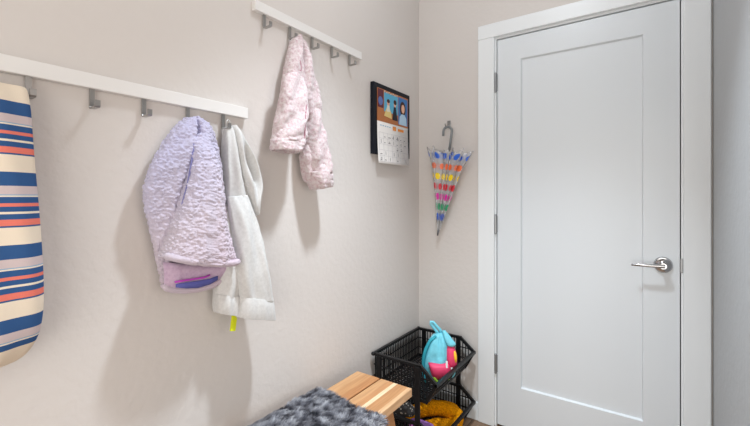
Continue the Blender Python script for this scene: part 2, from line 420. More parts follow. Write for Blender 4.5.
# casing: flat boards with a softened edge, and the jamb behind them
board('trim_1', (0.371, -0.018, 0), (0.459, 0, 2.066))
board('trim_2', (1.250, -0.018, 0), (1.339, 0, 2.066))
board('trim_3', (0.371, -0.019, 2.066), (1.339, 0, 2.141))
jm = MB(); jm.box((DX0 - 0.012, -0.001, 0), (DX0, 0.12, DZ)); jm.box((DX1, -0.001, 0), (DX1 + 0.012, 0.12, DZ)); jm.box((DX0 - 0.012, -0.001, DZ), (DX1 + 0.012, 0.12, DZ + 0.012))
struct('trim_4', jm, M['trim'])
st = MB(); st.box((DX0, 0.045, 0), (DX0 + 0.01, 0.06, DZ)); st.box((DX1 - 0.01, 0.045, 0), (DX1, 0.06, DZ)); st.box((DX0, 0.045, DZ - 0.01), (DX1, 0.06, DZ))
struct('trim_5', st, M['gap'])

# door slab with one recessed panel
def door_slab():
    x0, x1, z0, z1 = 0.471, 1.239, 0.012, 2.050
    px0, px1, pz0, pz1 = 0.591, 1.112, 0.232, 1.932
    yf, yr, yb = 0.003, 0.0145, 0.040
    b = 0.0055
    O = [(x0, z0), (x1, z0), (x1, z1), (x0, z1)]; P = [(px0, pz0), (px1, pz0), (px1, pz1), (px0, pz1)]
    Q = [(px0 + b, pz0 + b), (px1 - b, pz0 + b), (px1 - b, pz1 - b), (px0 + b, pz1 - b)]
    v = [(x, yf, z) for x, z in O] + [(x, yf, z) for x, z in P] + [(x, yr, z) for x, z in Q] + [(x, yb, z) for x, z in O]
    f = [(8, 9, 10, 11), (15, 14, 13, 12)]
    for i in range(4):
        j = (i + 1) % 4
        f += [(i, j, 4 + j, 4 + i), (4 + i, 4 + j, 8 + j, 8 + i), (12 + i, 12 + j, j, i)]
    return v, f
v, f = door_slab()
door = obj('door_1', v, f, M['door'], None, False, origin=(0.855, 0.02, 0), kind='structure')
for hz in (1.826, 1.074, 0.333):
    h = MB()
    h.tube([(0.4645, -0.006, hz - 0.045), (0.4645, -0.006, hz + 0.045)], 0.0062, 12)
    for k in (-0.047, 0.047): h.ball((0.4645, -0.006, hz + k), 0.0066)
    h.box((0.4585, -0.0035, hz - 0.044), (0.4725, 0.004, hz + 0.044))
    h.build('hinge', M['hinge'], door, label='satin steel hinge')
hd = MB().lathe([(0.034, 0.0), (0.034, 0.005), (0.030, 0.011), (0.017, 0.013), (0.0135, 0.016), (0.0125, 0.047), (0.0125, 0.052), (0.001, 0.0525)], (1.182, 0.003, 0.928), 'y', 32)
rs = hd.build('handle', M['chrome'], door, label='polished chrome lever handle'); autosmooth(rs, 35)
lv = MB()
P = []
for i in range(15):
    t = i / 14; x = 1.188 - 0.118 * t
    P.append((x, -0.048 - 0.004 * math.sin(t * PI) , 0.928 - 0.003 * t, 0.0085 - 0.0035 * t, 0.0075 - 0.0035 * t))
n = 12; vv = []; ff = []
for x, y, z, rz, ry in P:
    for k in range(n):
        a = 2 * PI * k / n; vv.append((x, y + ry * math.cos(a), z + rz * math.sin(a)))
for i in range(len(P) - 1):
    for k in range(n): ff.append((i*n+k, i*n+(k+1) % n, (i+1)*n+(k+1) % n, (i+1)*n+k))
ff += [tuple(range(n - 1, -1, -1)), tuple((len(P)-1)*n + k for k in range(n))]
lv.add(vv, ff)
lo = lv.build('lever', M['chrome'], rs); autosmooth(lo, 50)
MB().bbox((1.240, -0.0035, 0.900), (1.2495, 0.004, 0.960), 0.0015).build('strike_plate', M['hinge'], door, label='satin steel strike plate')

# ================================================================== COAT RACKS
def coat_rack(y0, y1, z0, z1, hooks, label):
    t = thing('coat_rack', (0.0, (y0 + y1) / 2, z0), label, 'coat rack', 'wall mounted coat racks')
    MB().bbox((0.0005, y0, z0), (0.0205, y1, z1), 0.0015).build('rail', M['rail'], t)
    proto = None; first = None
    for hy in hooks:
        if proto is None:
            h = MB(); w = 0.0055
            prof = [(0.010, z0 + 0.002), (0.010, z0 - 0.036), (0.042, z0 - 0.043), (0.046, z0 - 0.030)]
            th = 0.0035
            # bent strip: outer and inner outlines swept across the width
            outer = [(0.0085, z0 + 0.002), (0.0085, z0 - 0.046), (0.012, z0 - 0.0495), (0.043, z0 - 0.0495), (0.0465, z0 - 0.046), (0.0465, z0 - 0.032)]
            inner = [(0.0125, z0 + 0.002), (0.0125, z0 - 0.0435), (0.0135, z0 - 0.0455), (0.0415, z0 - 0.0455), (0.0425, z0 - 0.044), (0.0425, z0 - 0.032)]
            vv = []; ff = []
            for s in (-w, w):
                for (x, z) in outer: vv.append((x, hy + s, z))
                for (x, z) in inner: vv.append((x, hy + s, z))
            k = len(outer)
            for i in range(k - 1):
                ff += [(i, i+1, 2*k+i+1, 2*k+i), (k+i, 3*k+i, 3*k+i+1, k+i+1), (i, k+i, k+i+1, i+1), (2*k+i, 2*k+i+1, 3*k+i+1, 3*k+i)]
            ff += [(0, 2*k, 3*k, k), (k-1, 2*k-1, 4*k-1, 3*k-1)]
            h.add(vv, ff)
            proto = h.build('hook', M['nickel'], t, label='brushed nickel strip hook'); first = hy
        else:
            c = proto.copy(); COL.objects.link(c); c.parent = t; c.location = (0, hy - first, 0)
    return t
coat_rack(-2.06, -1.239, 1.484, 1.520, [-1.933, -1.812, -1.691, -1.570, -1.446, -1.328],
          'white coat rack holding the lilac fleece jacket, grey hoodie and striped bag')
coat_rack(-1.209, -0.598, 1.867, 1.902, [-1.163, -1.042, -0.921, -0.800, -0.678],
          'higher white coat rack with only the pink fleece coat on it')

# ================================================================== STRIPED BAG
def bag():
    t = thing('hanging_bag', (0, -1.97, 0.88), 'blue, coral and cream striped canvas bag hanging at the left edge', 'bag')
    Z = [1.452, 1.446, 1.40, 1.30, 1.20, 1.10, 1.02, 0.960, 0.915, 0.882, 0.866]
    Yr = [-1.830, -1.822, -1.818, -1.814, -1.808, -1.803, -1.801, -1.803, -1.812, -1.835, -1.880]
    fr = [0.050, 0.066, 0.084, 0.098, 0.106, 0.112, 0.114, 0.110, 0.100, 0.082, 0.060]
    rows = [Row((0, -2.14 + (yr + 1.82) * -0.6, z), (0, yr, z), 0.018 + 0.01 * (z < 0.9), f_, 0.0, 0.55) for z, yr, f_ in zip(Z, Yr, fr)]
    fold = lambda u, v: 0.004 * math.sin(u * 7 + v * 4) * v + 0.003 * math.sin(u * 15 - v * 9)
    v, f, uv = loft(rows, 10, 72, (1, 0, 0), fold, open_end=False)
    P = 0.145
    uv = [(a, (1.413 - p.z) / P) for (a, b), p in zip(uv, v)]
    obj('body', v, f, M['stripe'], t, True, uvs=uv)
    s = MB(); 
    for sgn in (-1, 1):
        pts = [(0.035, -1.933 + sgn * 0.075, 1.442), (0.036, -1.933 + sgn * 0.055, 1.452), (0.034, -1.933 + sgn * 0.025, 1.457), (0.030, -1.933, 1.4585)]
        for a, b in zip(pts[:-1], pts[1:]): s.bar(a, b, 0.004, 0.016, (1, 0, 0.0))
    s.build('strap', M['cream'], t, label='cream canvas carry strap')
bag()

# ================================================================== GARMENTS
XW = (1, 0, 0)
def prow(l, r, back, front, x=None, **kw):
    """a row of a garment: left and right outline seen at two pixels, at the middle of its thickness"""
    x = (back + front) / 2 if x is None else x
    a, b = on_x(l[0], l[1], x), on_x(r[0], r[1], x)
    a.x = 0; b.x = 0
    return Row(a, b, back, front, **kw)

def sherpa(amp, seed):
    def fn(p):
        w = Vector((nz(p, 55, 55, 55, seed), nz(p, 55, 55, 55, seed + 3), nz(p, 55, 55, 55, seed + 6))) * 0.5
        d = noise.voronoi(Vector((p.x * 95 + seed, p.y * 95, p.z * 150)) + w)[0]
        return amp * (0.9 - 1.25 * d[0] + 0.5 * nz(p, 34, 34, 50, seed + 9))
    return fn

def cloth_layer():
    """a function giving the cloth surface seen at a pixel, a little behind or before it"""
    bpy.context.view_layer.update(); dg = bpy.context.evaluated_depsgraph_get()
    def lay(px, py, back=0.0015):
        d = ray(px, py).normalized(); ok, hit, nn, ix, ob, mt = S.ray_cast(dg, CAM, d)
        return (hit if ok else on_x(px, py, 0.1)) + d * back
    return lay

def lilac_jacket():
    t = thing('fleece_jacket', (0.05, -1.45, 0.95), 'lilac sherpa fleece jacket hanging between the empty hooks and the grey hoodie', 'jacket', 'coats on the racks')
    W = [((186,118),(197,117)), ((179,124),(205,122)), ((170,135),(211,131)), ((160,150),(216,146)), ((151,168),(220,165)), ((145,187),(223,190)),
         ((145,205),(226,212)), ((150,226),(229,232)), ((155,250),(232,248)), ((159,270),(235,258)), ((163,287),(236,264))]
    D = [(0.018,0.052),(0.016,0.068),(0.014,0.082),(0.012,0.088),(0.012,0.088),(0.012,0.084),(0.012,0.080),(0.012,0.076),(0.012,0.070),(0.012,0.062),(0.012,0.054)]
    sag = [0]*8 + [0.006, 0.014, 0.030]
    rows = [prow(l, r, b, f_, sag=s) for (l, r), (b, f_), s in zip(W, D, sag)]
    fold = lambda u, v: 0.007 * math.sin(u * 4 + 1.2) * math.sin(v * PI) - 0.030 * math.exp(-((u - 0.14 + 1.25 * max(0, v - 0.28)) / 0.13) ** 2) * min(1, v * 5) + 0.004 * math.sin(v * 26 + u * 3) * math.exp(-v * 4)
    v, f, _ = loft(rows, 26, 270, XW, fold)
    o = obj('shell', v, f, M['lilac'], t); disp(o, sherpa(0.0055, 3))
    # front panel folded across the body
    W = [((194,139),(207,131)), ((194,150),(214,144)), ((192,166),(219,163)), ((188,186),(222,188)), ((182,207),(225,212)), ((175,228),(229,234)), ((168,247),(234,254)), ((164,257),(237,262))]
    D = [(0.050,0.082),(0.050,0.104),(0.048,0.118),(0.046,0.126),(0.044,0.132),(0.044,0.138),(0.044,0.142),(0.044,0.142)]
    rows = [prow(l, r, b - 0.012, f_, sag=s, x=0.10, sq=0.55) for (l, r), (b, f_), s in zip(W, D, [0,0,0,0,0,0.002,0.006,0.010])]
    fold = lambda u, v: 0.006 * math.sin(u * 3.2 + v * 2) * v + 0.003 * math.sin(u * 9 + v * 5) * v
    v, f, _ = loft(rows, 30, 240, XW, fold, inset=0.012)
    o = obj('front_panel', v, f, M['lilac'], t); disp(o, sherpa(0.0055, 5))
    h = MB(); pts = []
    l, r = rows[-1].L, rows[-1].R
    for i in range(40):
        a = PI * (0.08 + 0.84 * i / 39); u = -math.copysign(abs(math.cos(a)) ** 0.75, math.cos(a)); p = (l + r) / 2 + (r - l) / 2 * u
        p = p + Vector((0.088 + 0.049 * math.sin(a) ** 0.8, 0, -0.010 * (1 - u * u) + 0.003)); pts.append(p)
    h.tube(pts, 0.0088, 28); ho = h.build('hem', M['lilac'], t, True); disp(ho, sherpa(0.0025, 8))
    lay = cloth_layer()
    pts = ((194,143),(193.2,150),(192.2,158),(190.8,167),(189,177),(186.6,188),(183.4,199),(180,209))
    MB().tube([lay(*q, 0.0005) for q in pts], [0.0008, 0.0024, 0.0030, 0.0030, 0.0028, 0.0026, 0.0020, 0.0008], 10).build('fold_shade', M['violet'], t, True, label='blue violet lining and shade strip in the fold')  # dark strip painting the slit's shade, tinted like the blue lining
    # the inside that shows under the folded panel
    pts_t = [on_x(px, py, 0.073) for px, py in ((163,262),(180,264),(198,265),(212,265),(226,264),(236,262))]
    pts_b = [on_x(px, py, 0.063) for px, py in ((164,286),(180,289),(200,288),(213,284),(225,276),(236,265))]
    vv = []; ff = []; nu = 6
    for i, (a, b) in enumerate(zip(pts_t, pts_b)):
        for k in range(5):
            q = a.lerp(b, k / 4); q.x += 0.004 * math.sin(k / 4 * PI); vv.append(q)
    for i in range(nu - 1):
        for k in range(4): ff.append((i*5+k, i*5+k+1, (i+1)*5+k+1, (i+1)*5+k))
    lin = obj('lining', vv, ff, M['lining'], t, True, label='mauve lining inside the hem')
    m = lin.modifiers.new('s', 'SOLIDIFY'); m.thickness = 0.003; m.offset = 0
    pr = MB().tube([on_x(px, py, 0.080) for px, py in ((175,282),(184,280.5),(194,279),(204,277.5),(210,275))], 0.0028, 10)
    pr.build('piping', M['magenta'], lin, True, label='magenta piping')
    lb = MB(); pts = [(on_x(a, b, 0.078), on_x(a, c, 0.074)) for a, b, c in ((176,284.5,287.5),(186,282.5,288.5),(198,281,288),(210,279,284.5),(218,276,280))]
    vv = []; ff = []
    for a, b in pts: vv += [a, b]
    for i in range(len(pts) - 1): ff.append((2*i, 2*i+1, 2*i+3, 2*i+2))
    lbo = obj('label_band', vv, ff, M['blue_label'], lin, True, label='blue band inside the hem')
    m = lbo.modifiers.new('s', 'SOLIDIFY'); m.thickness = 0.002
    h = MB(); h.tube([on_x(px, py, 0.058) for px, py in ((163.5,284),(167,288),(173,289.8),(184,290.5),(198,289.5),(212,285.5),(224,278.5),(233,270.5),(236,264))], 0.0085, 20)
    ho = h.build('hem', M['lilac'], t, True); disp(ho, sherpa(0.0025, 11))
lilac_jacket()

def hoodie():
    t = thing('hoodie', (0.05, -1.30, 0.82), 'light grey jersey hoodie hanging partly behind the lilac jacket', 'hoodie', 'coats on the racks')
    cloth = lambda a, s: (lambda p: a * (nz(p, 26, 26, 9, s) + 0.4 * nz(p, 60, 60, 22, s)))
    # body strip from the loop down behind the sleeves
    W = [((224.5,128),(231,126)), ((224,140),(234,136)), ((224,160),(238,158)), ((225,180),(242,180)), ((225,200),(248,202)), ((224,220),(253,222)), ((223,245),(254,245)), ((224,268),(252,268))]
    D = [(0.012,0.040),(0.010,0.056),(0.010,0.066),(0.010,0.070),(0.010,0.072),(0.010,0.068),(0.010,0.062),(0.010,0.052)]
    rows = [prow(l, r, b, f_) for (l, r), (b, f_) in zip(W, D)]
    fold = lambda u, v: 0.006 * math.sin(u * 5 + v * 3) * min(1, v * 3)
    v, f, _ = loft(rows, 10, 64, XW, fold, open_end=False)
    o = obj('body', v, f, M['hoodie'], t); disp(o, cloth(0.003, 2))
    # hood: a flattened pouch whose mouth turns towards the room
    W = [((230.5,125.5),(234,125)), ((233,132),(240,134)), ((235,145),(247,147)), ((237.5,160),(254,161)), ((240,174),(259,175)), ((244,188),(260,187)), ((248,203),(257,200)), ((252,216),(256,212))]
    D = [(0.012,0.040),(0.012,0.060),(0.012,0.076),(0.012,0.084),(0.012,0.088),(0.012,0.086),(0.012,0.078),(0.012,0.066)]
    rows = [prow(l, r, b, f_) for (l, r), (b, f_) in zip(W, D)]
    fold = lambda u, v: -0.050 * math.exp(-((u - 0.12) / 0.46) ** 2 - ((v - 0.52) / 0.22) ** 2) + 0.003 * math.sin(v * 14 + u * 3)
    v, f, _ = loft(rows, 12, 80, XW, fold, open_end=False)
    o = obj('hood', v, f, M['hoodie'], t); disp(o, cloth(0.002, 4))
    # stitched lower brim of the hood mouth
    lay = cloth_layer()
    e = MB().tube([lay(px, py, 0.001) for px, py in ((241.5,180),(244,184),(248,186.8),(252,187.6),(255.5,187.2))], [0.0012, 0.0024, 0.0028, 0.0024, 0.0012], 10)
    e.build('hood_edge', M['hoodie'], o, True)
    lp = MB()
    lp.tube([on_x(226, 127, 0.026), on_x(226.4, 121.5, 0.030), on_x(228, 119.6, 0.032), on_x(229.6, 121.5, 0.030), on_x(230, 127, 0.026)], 0.0022, 8)
    lp.build('hanging_loop', M['hoodie'], t, True)
    def sleeve(W, D, cuffW, cuffD, seed, amp):
        rows = [prow(l, r, b, f_, sq=0.6) for (l, r), (b, f_) in zip(W, D)]
        fold = lambda u, v: amp * math.sin(u * 4.2 + v * 5 + seed) * min(1, v * 3) * (1 - 0.6 * v) + 0.0016 * math.sin(u * 9 - v * 7 + seed)
        v, f, _ = loft(rows, 12, 72, XW, fold, open_end=True)
        so = obj('sleeve', v, f, M['hoodie'], t); disp(so, cloth(0.003, seed))
        rows = [prow(l, r, b, f_) for (l, r), (b, f_) in zip(cuffW, cuffD)]
        v, f, _ = loft(rows, 10, 72, XW, lambda u, v: 0.0022 * math.sin(u * 8 + seed), open_end=True)
        c = obj('cuff', v, f, M['hoodie'], so); disp(c, cloth(0.0015, seed + 3))
    sleeve([((228,197),(247,195)), ((230,212),(253,212)), ((232,232),(258,232)), ((234.5,255),(262.5,255)), ((236.5,278),(267,278)), ((239,299),(270.5,301))],
           [(0.055,0.075),(0.050,0.092),(0.046,0.104),(0.044,0.112),(0.044,0.116),(0.046,0.112)],
           [((239,297),(270.3,299)), ((238.3,303),(271.5,305)), ((237.5,311),(272.5,313)), ((237,317),(273,319))],
           [(0.045,0.114),(0.043,0.118),(0.043,0.119),(0.044,0.117)], 1.0, 0.007)
    sleeve([((224,205),(236,210)), ((221,230),(238,232)), ((218.5,255),(240,258)), ((216.5,278),(240,280)), ((215.5,296),(238,298))],
           [(0.030,0.060),(0.022,0.074),(0.018,0.082),(0.016,0.084),(0.016,0.082)],
           [((215.5,294),(238,296)), ((215,300),(237.5,302)), ((215,307),(236.5,309)), ((216,312.5),(236,315))],
           [(0.016,0.084),(0.015,0.088),(0.015,0.088),(0.016,0.086)], 4.0, 0.008)
    tg = MB(); a, b, c = on_x(233.6, 308, 0.062), on_x(234.2, 318, 0.066), on_x(232.6, 331, 0.070)
    tg.bar(a, b, 0.016, 0.005, (1, 0, 0)); tg.bar(b, c, 0.017, 0.006, (1, 0, 0))
    tg.build('drawcord_tab', M['neon'], t, label='neon yellow tab below the cuffs')
hoodie()

def pink_coat():
    t = thing('fleece_coat', (0.05, -1.02, 1.26), 'pink and white speckled fleece coat hanging alone on the higher rack', 'coat', 'coats on the racks')
    fz = lambda s: (lambda p: 0.0026 * nz(p, 80, 80, 110, s) + 0.0035 * nz(p, 24, 24, 24, s + 4))
    W = [((294.5,37),(299,35)), ((292,42),(303,42)), ((289,53),(307,55)), ((286,66),(310.5,68)), ((284,82),(314,82)), ((282,96),(317,96)), ((281,110),(319,110)), ((280,122),(319,122))]
    D = [(0.018,0.046),(0.014,0.066),(0.012,0.080),(0.012,0.088),(0.012,0.092),(0.012,0.094),(0.012,0.088),(0.012,0.070)]
    rows = [prow(l, r, b, f_) for (l, r), (b, f_) in zip(W, D)]
    fold = lambda u, v: -0.032 * math.exp(-((u - 0.06 - 0.1 * math.sin(v * 6)) / 0.13) ** 2) * min(1, v * 3) * (1 - 0.5 * v) + 0.005 * math.sin(v * 13 + u * 5) - 0.014 * math.exp(-((u - 0.42) / 0.12) ** 2) * max(0, v - 0.35)
    v, f, _ = loft(rows, 14, 110, XW, fold, open_end=False)
    o = obj('body', v, f, M['pink'], t); disp(o, fz(1))
    def sleeve(W, D, cw, cd, seed, inner=None):
        rows = [prow(l, r, b, f_, sq=0.55) for (l, r), (b, f_) in zip(W, D)]
        fold = lambda u, v: 0.006 * math.sin(u * 4 + v * 6 + seed) * min(1, v * 3) + 0.003 * math.sin(v * 20 + u * 4) - (0.04 * math.exp(-((u + 0.95) / 0.35) ** 2) if seed > 5 else 0)
        v, f, _ = loft(rows, 12, 90, XW, fold)
        s = obj('sleeve', v, f, M['pink'], t); disp(s, fz(seed))
        rows = [prow(l, r, b, f_) for (l, r), (b, f_) in zip(cw, cd)]
        v, f, _ = loft(rows, 9, 80, XW, lambda u, v: 0.002 * math.sin(u * 9 + seed), inset=0.008)
        c = obj('cuff', v, f, M['pink'], s); disp(c, fz(seed + 2)); return s
    # left sleeve
    sleeve([((284,74),(300,72)), ((282,92),(304,94)), ((279,112),(305.5,112)), ((276,130),(304.5,130)), ((274.3,140),(303,142))],
           [(0.062,0.096),(0.056,0.112),(0.048,0.122),(0.044,0.128),(0.044,0.126)],
           [((274.5,138),(303,140)), ((273.5,143),(302,145.5)), ((273.3,148.5),(299,152)), ((274,150),(298,153.5))],
           [(0.044,0.128),(0.042,0.132),(0.044,0.132),(0.046,0.128)], 3.0)
    # right sleeve, longer
    sleeve([((303,86),(315,84)), ((303,104),(317.5,104)), ((303,122),(320,122)), ((303,140),(323,140)), ((305,158),(326,157)), ((308.5,175),(328,172))],
           [(0.030,0.070),(0.026,0.082),(0.022,0.092),(0.020,0.100),(0.022,0.106),(0.024,0.106)],
           [((308,172),(327.5,169)), ((309.5,179),(328.7,175.5)), ((311.5,186),(329.5,182)), ((313.5,189.5),(329.5,186.5))],
           [(0.024,0.107),(0.022,0.111),(0.024,0.110),(0.028,0.104)], 6.0)
    # dark raspberry strips that paint shade into the two open folds
    lay = cloth_layer()
    for pts in (((299.5,56),(300.5,62),(301,69),(300.5,76)), ((307.5,100),(306,108),(305.2,118),(305,128),(304.6,138),(303.8,147))):
        k = len(pts); m = MB().tube([lay(*q) for q in pts], [0.0008] + [0.0026] * (k - 2) + [0.0012], 10)
        m.build('fold_shade', M['raspberry'], t, True, label='dark raspberry shade strip in the fold')
    # folded underside showing beside the right sleeve
    W = [((304,140),(309,141)), ((302.8,148),(312.5,148)), ((302.5,158),(313,158)), ((304,167),(311,167)), ((304.5,174),(308,174)), ((306,182),(312,184))]
    D = [(0.03,0.06),(0.026,0.078),(0.024,0.084),(0.024,0.080),(0.024,0.074),(0.026,0.07)]
    rows = [prow(l, r, b, f_) for (l, r), (b, f_) in zip(W, D)]
    v, f, _ = loft(rows, 8, 48, XW, lambda u, v: 0.003 * math.sin(v * 9), open_end=False)
    o = obj('coat_hem', v, f, M['pink'], t); disp(o, fz(11))
pink_coat()

# ================================================================== CALENDAR AND BLACK FRAME
def col_mat(name, c, r=0.7): return simple(name, s2l(*c), r)
def frame_and_calendar():
    t = thing('picture_frame', (0, -0.337, 1.433), 'black framed board on the wall behind the calendar', 'frame')
    y0, y1, z0, z1 = -0.503, -0.150, 1.433, 1.790; w = 0.028
    fr = MB(); fr.bbox((0.001, y0, z0), (0.022, y0 + w, z1), 0.002); fr.bbox((0.001, y1 - w, z0), (0.022, y1, z1), 0.002)
    fr.bbox((0.001, y0 + w, z0), (0.022, y1 - w, z0 + w), 0.002); fr.bbox((0.001, y0 + w, z1 - w), (0.022, y1 - w, z1), 0.002)
    fr.build('moulding', M['frame_black'], t)
    MB().box((0.001, y0 + w, z0 + w), (0.012, y1 - w, z1 - w)).build('board', M['frame_black'], t)
    c = thing('wall_calendar', (0.03, -0.32, 1.39), 'wall calendar with a photo page hanging over the black frame', 'calendar')
    cy0, cy1 = -0.476, -0.176; zt, zm, zb = 1.765, 1.600, 1.388; X = 0.0235
    MB().box((X, cy0, zm), (X + 0.002, cy1, zt)).build('photo_page', simple('brown_photo_backdrop', s2l(176, 108, 58), 0.5), c, label='photo page with people')
    # the photo: blue studio backdrop, two seated figures, a portrait inset
    pp = c.children[0]
    def flat(name, pts, mat, x, par=None, label=None):
        vv = [(x, a, b) for a, b in pts] + [(x + 0.0005, a, b) for a, b in pts]; k = len(pts)
        ff = [tuple(range(k, 2 * k)), tuple(range(k - 1, -1, -1))] + [(i, (i+1) % k, k + (i+1) % k, k + i) for i in range(k)]
        o = obj(name, vv, ff, mat, par or pp, False, label=label)
        return o
    def ell(cy, cz, ry, rz, n=18, a0=0, a1=2 * PI): return [(cy + ry * math.cos(a0 + (a1 - a0) * i / n), cz + rz * math.sin(a0 + (a1 - a0) * i / n)) for i in range(n)]
    def rect(a, b, c_, d): return [(a, c_), (b, c_), (b, d), (a, d)]
    x1 = X + 0.0021
    W_ = cy1 - cy0
    yy = lambda u: cy0 + u * W_
    zz = lambda v: zm + v * (zt - zm)
    flat('backdrop', rect(yy(0.20), yy(0.64), zz(0.34), zz(0.93)), col_mat('sky_blue_backdrop', (88, 170, 205)), x1, label='light blue backdrop')
    flat('portrait_panel', rect(yy(0.66), yy(0.98), zz(0.06), zz(0.95)), col_mat('portrait_blue', (60, 118, 180)), x1, label='blue portrait inset')
    flat('corner_picture', rect(yy(0.01), yy(0.18), zz(0.42), zz(0.98)), col_mat('dark_red_corner', (96, 40, 52)), x1, label='dark red corner picture')
    flat('corner_detail', ell(yy(0.09), zz(0.62), 0.02, 0.022), col_mat('corner_blue', (92, 112, 170)), x1 + 0.0006)
    skin = col_mat('print_skin', (226, 178, 150)); hair = col_mat('print_hair', (62, 34, 26)); white = col_mat('print_white', (226, 224, 208)); blk = col_mat('print_dark', (26, 26, 40)); shirt = col_mat('print_shirt', (176, 206, 228)); yel = col_mat('print_yellow', (224, 200, 130))
    x2 = x1 + 0.0006
    # child in a pale dress, seated
    flat('printed_dress', [(yy(0.20), zz(0.20)), (yy(0.44), zz(0.16)), (yy(0.42), zz(0.36)), (yy(0.35), zz(0.50)), (yy(0.29), zz(0.50)), (yy(0.24), zz(0.36))], yel, x2)
    flat('printed_bodice', [(yy(0.27), zz(0.36)), (yy(0.38), zz(0.36)), (yy(0.36), zz(0.56)), (yy(0.29), zz(0.56))], white, x2 + 0.0006)
    flat('printed_face', ell(yy(0.325), zz(0.64), 0.013, 0.016), skin, x2 + 0.0006); flat('printed_hair', ell(yy(0.325), zz(0.69), 0.014, 0.010), hair, x2 + 0.0012)
    # child in dark clothes
    flat('printed_jacket', [(yy(0.46), zz(0.14)), (yy(0.64), zz(0.14)), (yy(0.60), zz(0.36)), (yy(0.57), zz(0.58)), (yy(0.51), zz(0.58)), (yy(0.48), zz(0.36))], blk, x2)
    flat('printed_face', ell(yy(0.54), zz(0.66), 0.012, 0.016), skin, x2 + 0.0006); flat('printed_hair', ell(yy(0.54), zz(0.72), 0.014, 0.013), hair, x2 + 0.0012)
    # portrait
    flat('printed_hair', ell(yy(0.81), zz(0.60), 0.030, 0.040), hair, x2)
    flat('printed_shirt', [(yy(0.68), zz(0.06)), (yy(0.95), zz(0.06)), (yy(0.93), zz(0.32)), (yy(0.86), zz(0.42)), (yy(0.77), zz(0.42)), (yy(0.70), zz(0.32))], shirt, x2 + 0.0006)
    flat('printed_face', ell(yy(0.815), zz(0.60), 0.017, 0.024), skin, x2 + 0.0008)
    # dots along the top of the photo
    for k in range(7): flat('printed_dot', ell(yy(0.22 + 0.065 * k), zz(0.965 - 0.02 * (k % 2)), 0.004, 0.004, 10), white, x2)
    # month page: slightly curled, hangs below the frame
    vv = []; ff = []; nr = 14
    for i in range(nr + 1):
        tt = i / nr; z = zm + (zb - zm) * tt; x = X + 0.0015 + 0.009 * tt ** 2
        vv += [(x, cy0, z), (x, cy1, z)]
    for i in range(nr): ff.append((2*i, 2*i+2, 2*i+3, 2*i+1))
    mp = obj('month_page', vv, ff, M['paper'], c, True, label='white month page')
    m = mp.modifiers.new('s', 'SOLIDIFY'); m.thickness = 0.001; m.offset = -1
    xz = lambda z: X + 0.0028 + 0.009 * ((zm - z) / (zm - zb)) ** 2
    def mark(name, a, b, c_, d, mat, lab=None):
        xa, xb = xz(c_), xz(d)
        vv = [(xa, a, c_), (xa, b, c_), (xb, b, d), (xb, a, d)]; vv += [(p[0] + 0.0004, p[1], p[2]) for p in vv]
        obj(name, vv, [(4,5,6,7),(3,2,1,0),(0,1,5,4),(1,2,6,5),(2,3,7,6),(3,0,4,7)], mat, mp, False, label=lab)
    grid = col_mat('grid_grey', (196, 194, 198)); ink = col_mat('ink_grey', (104, 100, 108)); org = col_mat('print_orange', (222, 140, 62)); lb = col_mat('print_pale_blue', (150, 186, 214))
    g = MB()
    gz0, gz1 = 1.398, 1.545
    for k in range(8):
        a = cy0 + 0.012 + k * (W_ - 0.024) / 7
        for j in range(5):
            z_a = gz0 + (gz1 - gz0) * j / 5; z_b = gz0 + (gz1 - gz0) * (j + 1) / 5
            g.bar((xz(z_a) , a, z_a), (xz(z_b), a, z_b), 0.0010, 0.0008, (0, 1, 0))
    for j in range(6):
        z = gz0 + (gz1 - gz0) * j / 5; g.bar((xz(z), cy0 + 0.012, z), (xz(z), cy1 - 0.012, z), 0.0008, 0.0010)
    g.build('grid_lines', grid, mp, label='pale grey day grid')
    mark('month_blot', yy(0.47), yy(0.58), 1.568, 1.590, org, 'orange picture beside the month'); mark('month_banner', yy(0.64), yy(0.84), 1.570, 1.584, org, 'orange month heading')
    for k in range(5): mark('small_print', yy(0.08 + 0.07 * k), yy(0.12 + 0.07 * k), 1.578, 1.583, lb)
    rr = random.Random(4)
    for j in range(5):
        for k in range(7):
            a = cy0 + 0.012 + (k + 0.15) * (W_ - 0.024) / 7; z = gz0 + (gz1 - gz0) * (j + 0.25) / 5
            if rr.random() < 0.45:
                w = rr.uniform(0.008, 0.024); mark('pen_stroke', a, a + w, z, z + 0.003, ink)
                if rr.random() < 0.5: mark('pen_stroke', a + 0.003, a + w * 0.8, z + 0.008, z + 0.0105, ink)
            if rr.random() < 0.25: mark('pen_stroke', a + 0.010, a + 0.0125, z - 0.003, z + 0.016, ink)
frame_and_calendar()

